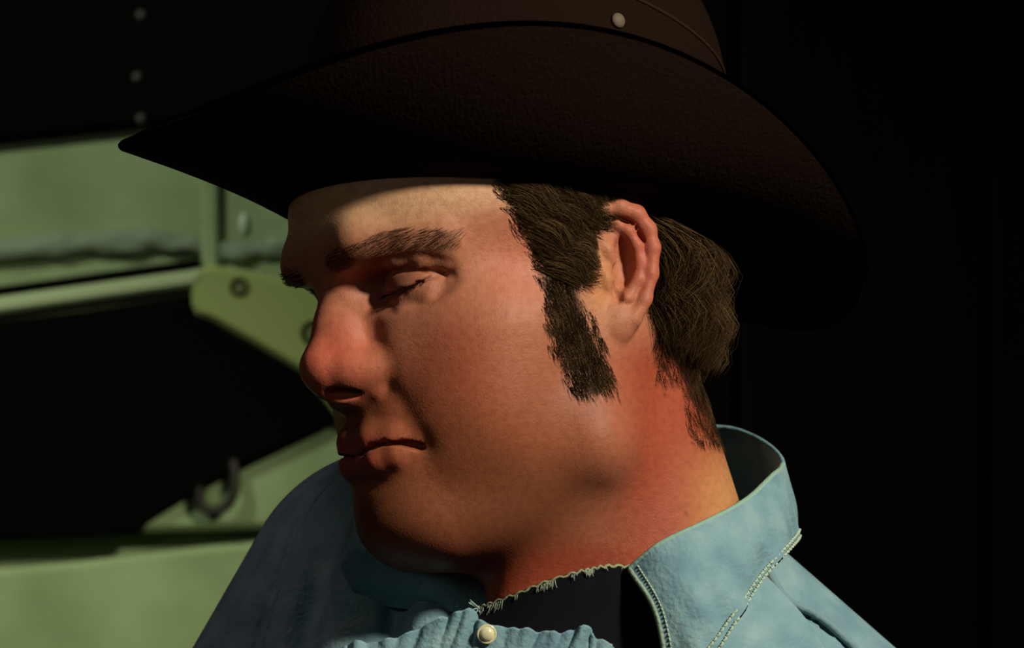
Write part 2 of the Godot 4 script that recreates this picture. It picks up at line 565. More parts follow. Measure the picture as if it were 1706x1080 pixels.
func grow(st: Strands, root: Vector3, n: Vector3, flow: Vector3, length: float, lift: float, r: float, c: Color, curl := 0.15) -> void:
	# one hair: leaves the skin at root, turns into the flow
	var path := [head_to_world(root - n * 0.05)]
	var lock := sin(root.y * 2.7 + root.z * 1.9) + sin(root.y * 5.3 - root.z * 4.1) * 0.6
	var d := (flow - n * flow.dot(n)).normalized()
	var side := n.cross(d)
	var bend := lock * curl + rng.randf_range(-curl, curl) * 0.35
	var rise := lift * (1.0 + 0.5 * lock)
	var p := root
	var steps := 5
	for i in steps:
		var f := float(i + 1) / steps
		p = root + d * length * f + n * rise * sin(f * 2.3) * length + side * bend * sin(f * 3.2) * length * 0.6
		path.append(head_to_world(p))
	st.add(path, r, r * 0.35, c * (1.0 + 0.35 * lock), 3)

func build_man() -> void:
	var feet := Vector3(2.0, -62.0, -6.0)
	var man := thing("person", "man in a faded blue denim shirt, head turned and lowered, eyes cast down", "person", feet)
	var back := -feet * CM
	var t0 := Time.get_ticks_msec()
	var shape := head_shape()
	var net := Net.new()
	net.build(shape, Vector3(-11.2, -26, -13.5), Vector3(11.2, 15, 14), 0.12, func(c): return c.y < 8.4 and c.y > -21.0)
	print("head ", net.points.size(), " ", Time.get_ticks_msec() - t0)
	var cols := PackedColorArray()
	var pts := PackedVector3Array()
	var nrm := PackedVector3Array()
	for i in net.points.size():
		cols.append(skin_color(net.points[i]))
		pts.append(head_to_world(net.points[i]))
		nrm.append(head_turn * net.normals[i])
	var skin := paint(Color.WHITE, 0.52, 0.0, 0.34)
	skin.vertex_color_use_as_albedo = true
	skin.heightmap_enabled = true
	skin.heightmap_scale = 0.012
	skin.heightmap_texture = noise_tex(0.06, 3, 5)
	skin.albedo_texture = noise_tex(0.02, 4, 6, [[0.0, Color(0.86, 0.80, 0.78)], [0.5, Color(0.95, 0.93, 0.92)], [1.0, Color(1, 1, 1)]])
	skin.uv1_triplanar = true
	skin.uv1_scale = Vector3.ONE * 22.0
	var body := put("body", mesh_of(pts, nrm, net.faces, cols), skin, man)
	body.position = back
	print("colour ", Time.get_ticks_msec() - t0)
	# hair
	var side_poly := PackedVector2Array([Vector2(4.9, 5.6), Vector2(4.75, 4.5), Vector2(3.5, 2.3), Vector2(2.95, 0.3), Vector2(3.2, -1.7), Vector2(2.4, -3.9), Vector2(2.1, -4.9), Vector2(0.15, -4.9), Vector2(0.25, -3.5), Vector2(1.1, -1.3), Vector2(1.9, -0.3), Vector2(1.0, 1.2), Vector2(-0.1, 2.2), Vector2(-0.6, 3.4), Vector2(-1.2, 5.6)])
	var hair := Strands.new()
	var burn := Strands.new()
	var brow := Strands.new()
	var brow_line := [Vector3(1.5, 2.3, 10.9), Vector3(2.9, 2.75, 10.3), Vector3(4.4, 2.8, 9.2), Vector3(5.8, 2.4, 7.1)]
	for i in net.points.size():
		var p := net.points[i]
		if p.y > 6.5:
			continue
		var n := net.normals[i]
		var ax := absf(p.x)
		if ax > 4.0 and n.x * p.x > 0.0 and p.z > -0.1 and ax < 7.75 and inside(side_poly, p + Vector3(0, rng.randf_range(-0.3, 0.3), rng.randf_range(-0.35, 0.35))):
			for k in 3:
				var r := p + Vector3(0, rng.randf_range(-0.12, 0.12), rng.randf_range(-0.12, 0.12))
				if p.y < 0.6:
					if k < 3:
						grow(burn, r, n, Vector3(0, -1, -0.25 + rng.randf_range(-0.3, 0.3)), rng.randf_range(0.3, 0.7), 0.1, 0.0135, hair_color() * 0.85, 0.1)
				else:
					var l := rng.randf_range(1.0, 2.2)
					if p.y < 3.3:
						l = minf(l, maxf((p.z + 0.1) * 0.9, 0.35))
					grow(hair, r, n, Vector3(0, -0.5, -1 + rng.randf_range(-0.2, 0.2)), l, 0.12, 0.014, hair_color(), 0.32)
		elif p.z < -2.9 and p.y > (-4.5 if p.z > -5.0 else -7.5) and p.y < 3.5 and ax < 7.2 and p.z + ax * 0.2 < -2.0:
			var low := smoothstep(0.0, -1.8, p.y)
			if low < 0.9 or rng.randf() < 0.5:
				grow(hair, p, n, Vector3(0.2 * p.x, -1.0 + 0.5 * low, -0.5 + rng.randf_range(-0.2, 0.2)), lerpf(3.7, 0.6, low) * rng.randf_range(0.75, 1.1), lerpf(0.42, 0.1, low), lerpf(0.02, 0.012, low), hair_color() * 0.8, 0.34)  # back hair darkened to paint in shade from hat and ear
		elif p.z > 6.0 and p.y > 2.0 and p.y < 4.2:
			for j in 3:
				var a: Vector3 = brow_line[j]
				var b: Vector3 = brow_line[j + 1]
				var q := Vector3(ax, p.y, p.z)
				var h := clampf((q - a).dot(b - a) / (b - a).length_squared(), 0, 1)
				if (q - a.lerp(b, h)).length() < 0.5 and rng.randf() < 0.6:
					grow(brow, p, n, Vector3(signf(p.x) * 1.0, 0.25, -0.4), rng.randf_range(0.4, 0.7), 0.08, 0.011, lin(52, 33, 22), 0.1)
					break
	# lashes along the lowered lid
	var lash := Strands.new()
	var lid := [Vector3(1.9, 0.85, 8.4), Vector3(2.5, 0.7, 8.62), Vector3(3.6, 0.7, 8.5), Vector3(4.15, 0.92, 8.0), Vector3(4.6, 1.18, 7.3)]
	for k in 70:
		for side in [-1.0, 1.0]:
			var m := Vector3(side, 1, 1)
			var r := catmull(lid, 0.1 + 0.72 * k / 70.0)
			var d := (r - Vector3(2.95, 1.8, 7.0)).normalized() + Vector3(0.15, rng.randf_range(-0.4, 0.0), 0.2)
			var l := rng.randf_range(0.2, 0.4)
			lash.add([head_to_world(r * m), head_to_world((r + d * l * 0.5) * m), head_to_world((r + d * l + Vector3(0, 0.05, 0)) * m)], 0.016, 0.006, lin(36, 24, 17))
	var hair_m := paint(Color.WHITE, 0.7, 0.0, 0.12)
	hair_m.vertex_color_use_as_albedo = true
	for e in [["hair", hair], ["sideburn", burn], ["eyebrow", brow], ["eyelash", lash]]:
		var o := put(e[0], mesh_of(e[1].points, e[1].normals, e[1].faces, e[1].colors), hair_m, man)
		o.position = back
		o.set_meta("kind", "stuff")
		print(e[0], " ", e[1].points.size())
	print("hair ", Time.get_ticks_msec() - t0)
	build_shirt(man, back)

func denim(bright := 1.0) -> StandardMaterial3D:
	var m := paint(Color.WHITE, 0.9, 0.0, 0.2)
	m.albedo_texture = noise_tex(0.012, 5, 3, [[0.0, srgb(96, 130, 146)], [0.5, srgb(122, 160, 168)], [1.0, srgb(152, 184, 182)]])
	m.uv1_triplanar = true
	m.uv1_scale = Vector3.ONE * 7.0
	m.heightmap_enabled = true
	m.heightmap_scale = 0.06
	m.heightmap_texture = noise_tex(0.08, 3, 9)
	return m

func shirt_shape() -> Shape:
	var s := Shape.new()
	s.mirrored = 0
	s.cone(Vector3(9.5, -13.8, -4.0), Vector3(21.0, -26.5, -5.0), 4.6, 6.6, 1.0)
	s.cone(Vector3(21.0, -26.5, -5.0), Vector3(26.0, -48.0, -2.0), 6.6, 5.4, 2.0)
	s.cone(Vector3(-5.5, -14.5, -6.0), Vector3(-16.5, -31.0, -6.0), 8.3, 7.0, 2.0)
	s.cone(Vector3(-16.5, -31.0, -6.0), Vector3(-21.0, -50.0, -2.0), 7.0, 5.4, 2.0)
	s.ell(Vector3(2.0, -29.5, -4.0), Vector3(19.0, 15.5, 12.4), 4.0)
	s.ell(Vector3(2.0, -46.0, -6.0), Vector3(17.0, 17.0, 12.0), 6.0)
	# drag folds from the raised shoulder
	s.cone(Vector3(-6.6, -8.0, 1.6), Vector3(-9.2, -20.0, 1.6), 0.5, 1.0, 2.0)
	s.cone(Vector3(-3.6, -9.0, 1.8), Vector3(-4.6, -20.0, 3.0), 0.5, 1.1, 2.0)
	s.bump(Vector3(-5.3, -12.5, 2.4), Vector3(0.6, 5.0, 2.0), -0.95, Vector3(0, 0, -8))
	s.bump(Vector3(-9.6, -13.5, 1.6), Vector3(0.7, 5.0, 2.0), -0.7, Vector3(0, 0, -14))
	# hollow for the neck
	s.cone(Vector3(5.6, -10.0, -2.5), Vector3(4.0, -20.0, 2.0), 6.6, 6.9, 0.8, -1)
	return s

func drop(shape: Shape, x: float, y: float) -> Vector3:
	# the front of a shape at a place seen along z
	var all := PackedInt32Array()
	for i in shape.kind.size():
		all.append(i)
	var z := 20.0
	for i in 80:
		z -= shape.at(Vector3(x, y, z), all) * 0.7
	return Vector3(x, y, z)

func on_sheet(rows: Array, u: float, v: float) -> Vector3:
	var col := []
	for r in rows:
		col.append(catmull(r, u))
	return catmull(col, v)

func tube(st: Strands, pts: Array, r: float, n := 24, c := Color.WHITE, sides := 7) -> void:
	var path := []
	for i in n + 1:
		path.append(catmull(pts, float(i) / n))
	st.add(path, r, r, c, sides)

func strands_mesh(st: Strands) -> ArrayMesh:
	return mesh_of(st.points, st.normals, st.faces, st.colors)

func build_shirt(man: Node3D, back: Vector3) -> void:
	var cloth := denim()
	var tinted := denim()
	tinted.albedo_texture = null
	tinted.vertex_color_use_as_albedo = true
	var shape := shirt_shape()
	# the armhole seam of the far sleeve and the puckered yoke edge of the near shoulder
	var seam := []
	for q in [[-10.26, -7.79], [-10.99, -8.58], [-11.57, -9.59], [-12.15, -11.19], [-12.73, -12.94], [-13.26, -14.68], [-13.6, -16.28]]:
		seam.append(drop(shape, q[0] + 1.1, q[1]))
	var yoke := []
	for q in [[12.2, -11.9], [12.7, -12.94], [13.34, -13.66], [14.3, -14.13], [15.17, -14.71], [16.6, -16.0]]:
		yoke.append(drop(shape, q[0], q[1]))
	shape.chain(seam, [0.2, 0.2, 0.2, 0.2, 0.2, 0.2, 0.2], 0.4, -1)
	shape.chain(yoke, [0.14, 0.2, 0.22, 0.22, 0.2, 0.14], 0.1, -1)
	for i in yoke.size() - 1:
		var m: Vector3 = (yoke[i] + yoke[i + 1]) * 0.5
		shape.bump(m + Vector3(0.45, 0.4, 0), Vector3(0.7, 0.5, 0.8), 0.18)
	var t0 := Time.get_ticks_msec()
	var net := Net.new()
	net.build(shape, Vector3(-30, -64, -22), Vector3(36, -2, 14), 0.28)
	print("shirt ", net.points.size(), " ", Time.get_ticks_msec() - t0)
	var shirt := put("denim_shirt", mesh_of(net.points, net.normals, net.faces), cloth, man)
	shirt.position = back
	# collar leaf on the near side, from its leading edge round the back of the neck
	var rim := [Vector3(5.42, -11.2, 7.5), Vector3(6.78, -10.07, 7.8), Vector3(8.77, -9.21, 6.8), Vector3(10.9, -8.34, 4.3), Vector3(12.42, -7.33, 1.5), Vector3(13.25, -6.9, -1.5), Vector3(13.1, -6.3, -4.5), Vector3(12.16, -5.67, -7.5), Vector3(10.77, -5.34, -9.5), Vector3(8.3, -5.6, -10.6), Vector3(4.5, -7.0, -10.8)]
	var mid := [Vector3(6.6, -13.2, 8.4), Vector3(7.9, -12.6, 8.6), Vector3(9.6, -11.6, 7.4), Vector3(11.3, -10.4, 5.2), Vector3(12.9, -9.2, 2.0), Vector3(13.7, -8.7, -1.5), Vector3(13.6, -8.2, -4.8), Vector3(12.6, -7.8, -8.0), Vector3(11.0, -7.5, -10.2), Vector3(8.4, -7.8, -11.4), Vector3(4.5, -9.2, -11.6)]
	var low := [Vector3(7.2, -16.6, 8.6), Vector3(8.7, -15.6, 8.8), Vector3(10.2, -13.6, 7.6), Vector3(11.6, -11.9, 5.0), Vector3(13.1, -10.7, 2.4), Vector3(13.9, -10.35, -1.5), Vector3(13.9, -10.1, -5.0), Vector3(13.0, -9.9, -8.6), Vector3(11.3, -9.6, -11.0), Vector3(8.4, -9.9, -12.4), Vector3(4.5, -11.2, -12.6)]
	var rows := [rim, mid, low]
	put("collar", sheet(rows, 80, 18, 0.26, func(u, v): return Vector3(0.4, 0.2, 0.9) * (0.12 * sin(u * 46.0 + v * 4.0) + 0.09 * sin(u * 95.0 - v * 7.0)) * v * smoothstep(0.02, 0.1, u)), cloth, shirt)
	# front of the shirt below the collar on the near side
	var fr0 := [Vector3(7.15, -14.2, 8.2), Vector3(8.6, -14.2, 8.2), Vector3(10.0, -12.9, 6.8), Vector3(11.4, -11.4, 4.2)]
	var fr1 := [Vector3(7.7, -18.0, 8.6), Vector3(10.2, -17.6, 8.2), Vector3(12.4, -16.0, 6.4), Vector3(14.2, -14.6, 4.0)]
	var fr2 := [Vector3(7.9, -24.0, 9.2), Vector3(11.0, -24.0, 8.6), Vector3(14.0, -22.0, 6.4), Vector3(17.0, -20.0, 3.0)]
	put("shirt_front", sheet([fr0, fr1, fr2], 24, 24, 0.24), cloth, shirt)
	# stitching along the collar seam and the leading edge
	var pale := lin(176, 198, 176)
	var st := Strands.new()
	for line in [0.9, 0.99]:
		for k in 44:
			var u := 0.03 + 0.47 * k / 44.0
			var p0 := on_sheet(rows, u, line)
			var p1 := on_sheet(rows, u + 0.007, line)
			var out := (p0 - Vector3(4.0, p0.y, -3.0)).normalized() * 0.2
			st.add([p0 + out * 0.7, (p0 + p1) * 0.5 + out * 1.15, p1 + out * 0.7], 0.07, 0.07, pale, 5)
	for k in 30:
		var v := 0.03 + 0.95 * k / 30.0
		var p0 := on_sheet(rows, 0.022, v)
		var p1 := on_sheet(rows, 0.022, v + 0.018)
		var out := Vector3(-0.2, 0.1, 1.0) * 0.17
		st.add([p0 + out * 0.7, (p0 + p1) * 0.5 + out * 1.15, p1 + out * 0.7], 0.045, 0.045, pale, 5)
	var stitches := put("stitching", strands_mesh(st), tinted, shirt)
	stitches.set_meta("kind", "stuff")
	var edge := Strands.new()
	var lead := []
	for k in 9:
		lead.append(on_sheet(rows, 0.0, k / 8.0))
	tube(edge, lead, 0.17, 40, lin(160, 186, 164))
	var topline := []
	for k in 12:
		topline.append(on_sheet(rows, 0.5 * k / 11.0, 0.0))
	tube(edge, topline, 0.15, 60, lin(140, 176, 160))
	put("hem", strands_mesh(edge), tinted, shirt)
	# dark inner neckband with a worn edge
	var dark := paint(srgb(24, 24, 29), 0.95, 0.0, 0.15)
	var top := [Vector3(5.55, -11.21, 7.0), Vector3(4.38, -11.15, 7.4), Vector3(3.63, -11.28, 7.5), Vector3(2.89, -11.44, 7.6), Vector3(1.43, -11.92, 7.4), Vector3(0.19, -12.48, 7.0), Vector3(-0.92, -12.93, 6.4), Vector3(-1.56, -13.19, 6.0)]
	var bot := [Vector3(7.55, -15.53, 6.4), Vector3(5.73, -15.49, 6.8), Vector3(4.05, -15.44, 7.2), Vector3(2.67, -15.14, 7.4), Vector3(1.29, -15.01, 7.4), Vector3(0.19, -14.89, 7.2), Vector3(-0.91, -14.80, 6.8), Vector3(-1.75, -14.70, 6.4)]
	var down := []
	for p in bot:
		down.append(p + Vector3(0, -7.0, 1.0))
	put("neckband", sheet([top, bot, down], 40, 20, 0.2), dark, shirt)
	var fray := Strands.new()
	var path := []
	for k in 61:
		path.append(catmull(top, k / 60.0) + Vector3(0, 0.05 + 0.06 * sin(k * 1.7), 0.08))
	fray.add(path, 0.075, 0.05, lin(150, 158, 122), 6)
	for k in 240:
		var u := pow(rng.randf(), 0.8)
		if sin(u * 47.0) + sin(u * 23.0 + 1.0) < rng.randf_range(-0.6, 0.6):
			continue
		var p := catmull(top, u) + Vector3(0, 0, 0.12)
		var l := rng.randf_range(0.1, 0.4) * (0.4 + u)
		var sway := rng.randf_range(-0.5, 0.5)
		fray.add([p, p + Vector3(sway * l * 0.5, -l * 0.6, 0.1), p + Vector3(sway * l, -l, 0.06)], 0.028, 0.012, lin(150, 165, 145), 3)
	for k in 14:
		var p := catmull(top, 0.97) + Vector3(-0.1, 0, 0.2)
		var d := Vector3(rng.randf_range(-1, 0.3), rng.randf_range(-0.5, 0.9), 0.2) * 0.5
		fray.add([p, p + d * 0.6, p + d], 0.05, 0.02, lin(150, 178, 170), 4)
	var welt := Strands.new()
	var over := []
	for p in yoke:
		over.append(p + Vector3(0.16, 0.18, 0.1))
	tube(welt, over, 0.2, 50, lin(120, 154, 160), 8)
	var ridge := []
	for p in seam:
		ridge.append(p + Vector3(0.38, 0.1, 0.02))
	var arm := Strands.new()
	tube(arm, ridge, 0.16, 50, lin(120, 154, 160), 8)
	put("seam", strands_mesh(arm), tinted, shirt)
	put("seam", strands_mesh(welt), tinted, shirt)
	var tufts := put("frayed_edge", strands_mesh(fray), tinted, shirt)
	tufts.set_meta("kind", "stuff")
	# ragged placket with its pearl snap
	var pt := [Vector3(-9.2, -16.0, 6.9), Vector3(-8.06, -15.13, 7.5), Vector3(-7.36, -14.71, 7.8), Vector3(-6.39, -14.58, 8.0), Vector3(-5.42, -14.45, 8.2), Vector3(-4.18, -13.88, 8.4), Vector3(-3.22, -13.46, 8.5), Vector3(-2.40, -13.15, 8.6), Vector3(-1.72, -13.10, 8.6), Vector3(-1.45, -13.64, 8.6), Vector3(-0.35, -13.83, 8.6), Vector3(0.46, -13.97, 8.6), Vector3(1.42, -14.02, 8.6), Vector3(2.10, -14.13, 8.6), Vector3(2.97, -13.91, 8.6), Vector3(3.52, -13.86, 8.6), Vector3(3.74, -14.35, 8.6), Vector3(4.56, -14.6, 8.6)]
	var pm := []
	var pb := []
	for k in pt.size():
		pm.append(Vector3(-8.6 + k * 0.775, -16.6, 8.8))
		pb.append(Vector3(-8.6 + k * 0.79, -24.0, 9.2))
	put("placket", sheet([pt, pm, pb], 110, 20, 0.22, func(u, v): return Vector3(0, 0.07, 0.1) * (sin(u * 61.0) + 0.7 * sin(u * 143.0 + 1.0) + 0.6 * sin(u * 97.0 + v * 9.0)) * (1.0 - v) * (1.0 - v)), cloth, shirt)
	var snap := put("snap_button", lathe([[0.0, 0.2], [0.15, 0.19], [0.27, 0.14], [0.33, 0.06], [0.34, 0.0], [0.38, 0.05], [0.44, 0.04], [0.46, -0.05], [0.0, -0.06]], 28), paint(srgb(226, 224, 180), 0.18, 0.0, 0.8), shirt)
	snap.position = Vector3(-1.14, -14.05, 9.05) * CM
	snap.rotation = Vector3(PI / 2, 0, 0)
	snap.set_meta("label", "pearl snap button with a pale metal ring")
	# the far collar point under the chin
	put("collar", sheet([[Vector3(-7.37, -9.19, 4.2), Vector3(-7.13, -10.06, 4.6), Vector3(-7.87, -11.34, 4.6), Vector3(-7.3, -13.0, 2.0)], [Vector3(-5.99, -9.56, 4.0), Vector3(-5.69, -10.23, 4.4), Vector3(-5.97, -11.3, 4.4), Vector3(-5.5, -13.4, 2.2)], [Vector3(-3.8, -10.31, 3.4), Vector3(-3.6, -10.9, 4.2), Vector3(-3.6, -11.8, 4.2), Vector3(-3.4, -13.4, 2.8)], [Vector3(-0.6, -11.8, 2.2), Vector3(-0.6, -12.3, 2.4), Vector3(-0.8, -13.0, 2.4), Vector3(-1.0, -14.2, 2.2)]], 24, 16, 0.3), cloth, shirt)

func lathe(profile: Array, n: int) -> ArrayMesh:
	# a turned shape about y, profile as [radius, height] from the top down, in centimetres
	var st := SurfaceTool.new()
	st.begin(Mesh.PRIMITIVE_TRIANGLES)
	st.set_smooth_group(0)
	for k in profile.size() - 1:
		for i in n:
			var a := TAU * i / n
			var b := TAU * (i + 1) / n
			var p := func(e: Array, t: float) -> Vector3: return Vector3(e[0] * cos(t), e[1], e[0] * sin(t)) * CM
			for q in [[k, a], [k, b], [k + 1, b], [k, a], [k + 1, b], [k + 1, a]]:
				st.add_vertex(p.call(profile[q[0]], q[1]))
	st.generate_normals()
	return st.commit()

# ---------------------------------------------------------------- the hat
func build_hat() -> void:
	var felt := paint(srgb(27, 18, 12), 0.95, 0.0, 0.1)
	felt.heightmap_enabled = true
	felt.heightmap_scale = 0.05
	felt.heightmap_texture = noise_tex(0.06, 4, 12)
	felt.uv1_triplanar = true
	felt.uv1_scale = Vector3.ONE * 12.0
	var at := head_to_world(Vector3(0, 5, 0))
	var hat := thing("cowboy_hat", "dark brown felt hat with a wide upturned brim, worn low by the man", "hat", at)
	var back := -at * CM
	var plane := func(z: float) -> float: return 4.65 + 0.145 * z
	var nu := 96
	var nv := 24
	var grid := []
	for j in nv + 1:
		var line := PackedVector3Array()
		var v := float(j) / nv
		for i in nu + 1:
			var a := PI + TAU * i / nu
			var sn := sin(a)
			var cs := cos(a)
			var r := Vector3(8.0 * sn, 0, 0.3 + 10.2 * cs)
			r.y = plane.call(r.z)
			var e := Vector3(14.33 * sn, 0, 0.3 + (18.93 if cs > 0 else 19.5) * cs * (1.0 if sn > 0 else 1.0 - 0.5 * sn * sn))
			e.y = 4.16 + 0.287 * e.z - pow(maxf(cs, 0.0), 3.04)
			var p := r.lerp(e, v)
			p.y += 5.25 * pow(sn, 2.42) * pow(v, 1.95) if sn > 0 else 6.0 * pow(-sn, 1.55) * pow(v, 1.1)
			line.append(head_to_world(p))
		grid.append(line)
	var brim := put("brim", sheet_grid(grid, 0.4), felt, hat)
	brim.position = back
	grid = []
	var table := [[0.0, 0.3, 8.0, 10.2], [1.5, 0.1, 8.0, 10.15], [4.5, -1.0, 8.5, 10.1], [7.5, -2.3, 8.6, 10.6], [10.4, -2.9, 8.2, 9.7], [12.2, -3.2, 7.0, 8.6], [12.8, -3.3, 5.0, 6.8], [12.2, -3.3, 2.5, 4.4], [11.6, -3.3, 0.05, 0.1]]
	for j in 41:
		var f := float(j) / 40 * (table.size() - 1)
		var k := mini(int(f), table.size() - 2)
		var q := []
		for c in 4:
			var p0: float = table[maxi(k - 1, 0)][c]
			var p3: float = table[mini(k + 2, table.size() - 1)][c]
			q.append(cubic_interpolate(table[k][c], table[k + 1][c], p0, p3, f - k))
		var line := PackedVector3Array()
		for i in nu + 1:
			var a := PI + TAU * i / nu
			var p := Vector3(q[2] * sin(a), 0, q[1] + q[3] * cos(a))
			p.y = plane.call(p.z) + q[0]
			line.append(head_to_world(p))
		grid.append(line)
	var around := func(h: float, a: float) -> Vector3:
		var k := 0
		while k < table.size() - 2 and table[k + 1][0] < h: k += 1
		var f: float = (h - table[k][0]) / (table[k + 1][0] - table[k][0])
		var q := []
		for c in 4:
			var p0: float = table[maxi(k - 1, 0)][c]
			var p3: float = table[mini(k + 2, table.size() - 1)][c]
			q.append(cubic_interpolate(table[k][c], table[k + 1][c], p0, p3, f))
		var z: float = q[1] + (q[3] + 0.2) * cos(a)
		return Vector3((q[2] + 0.2) * sin(a), plane.call(z) + q[0], z)
	var cord := Strands.new()
	var loop := []
	for i in 121:
		var a := TAU * i / 120
		var h := 9.6
		for k in 6:
			var z: float = around.call(h, a).z
			h = clampf(9.9 + 0.2 * z, 6.0, 11.2)
		loop.append(head_to_world(around.call(h, a)))
	cord.add(loop, 0.1, 0.1, Color.WHITE, 7)
	var string := put("cord", strands_mesh(cord), paint(srgb(44, 31, 20), 0.95, 0.0, 0.1), hat)
	string.position = back
	var spot: Vector3 = around.call(7.9, deg_to_rad(88.0))
	var stud := put("stud", lathe([[0.0, 0.16], [0.2, 0.14], [0.34, 0.06], [0.38, -0.02], [0.0, -0.1]], 20), paint(srgb(92, 80, 60), 0.7, 0.0), hat)
	stud.position = back + (head_to_world(spot) + head_turn * Vector3(0.08, 0, 0)) * CM
	stud.basis = head_turn * Basis(Vector3(0, 0, 1), -PI / 2)
	grid.reverse()
	var crown := put("crown", sheet_grid(grid, 0.4), felt, hat)
	crown.position = back

func sheet_grid(grid: Array, thick: float) -> ArrayMesh:
	# a felt or cloth sheet through a grid of points, rows outside in, with thickness
	var nv := grid.size() - 1
	var nu: int = grid[0].size() - 1
	var pts := PackedVector3Array()
	var nrm := PackedVector3Array()
	var uv := PackedVector2Array()
	var faces := PackedInt32Array()
	var closed: bool = (grid[nv / 2][0] - grid[nv / 2][nu]).length() < 0.01
	for side in [1.0, -1.0]:
		for j in nv + 1:
			for i in nu + 1:
				var i0 := maxi(i - 1, 0)
				var i1 := mini(i + 1, nu)
				if closed and i == 0: i0 = nu - 1
				if closed and i == nu: i1 = 1
				var du: Vector3 = grid[j][i1] - grid[j][i0]
				var dv: Vector3 = grid[mini(j + 1, nv)][i] - grid[maxi(j - 1, 0)][i]
				var n := dv.cross(du).normalized() * float(side)
				pts.append(grid[j][i] + n * thick * 0.5)
				nrm.append(n)
				uv.append(Vector2(float(i) / nu, float(j) / nv))
	var w := nu + 1
	var o := w * (nv + 1)
	for j in nv:
		for i in nu:
			var a := j * w + i
			faces.append_array([a, a + 1, a + w, a + 1, a + w + 1, a + w])
			faces.append_array([o + a, o + a + w, o + a + 1, o + a + 1, o + a + w, o + a + w + 1])
	# rounded rims
	var rim := func(list: Array) -> void:
		# list of [outer index, middle outward]
		var first := pts.size()
		var n := list.size()
		for e in list:
			var p: Vector3 = (pts[e[0]] + pts[o + e[0]]) * 0.5
			for k in 5:
				var t := PI * k / 4.0
				var d: Vector3 = nrm[e[0]] * cos(t) + e[1] * sin(t)
				pts.append(p + d * thick * 0.5)
				nrm.append(d)
				uv.append(uv[e[0]])
		for i in n - 1:
			for k in 4:
				var a := first + i * 5 + k
				faces.append_array([a, a + 1, a + 5, a + 5, a + 1, a + 6])
	for j in [0, nv]:
		var list := []
		for i in nu + 1:
			var j1: int = 1 if j == 0 else nv - 1
			list.append([j * w + i, (grid[j][i] - grid[j1][i]).normalized()])
		rim.call(list)
	if not closed:
		for i in [0, nu]:
			var list := []
			for j in nv + 1:
				var i1: int = 1 if i == 0 else nu - 1
				list.append([j * w + i, (grid[j][i] - grid[j][i1]).normalized()])
			rim.call(list)
	return mesh_of(pts, nrm, faces, PackedColorArray(), uv)

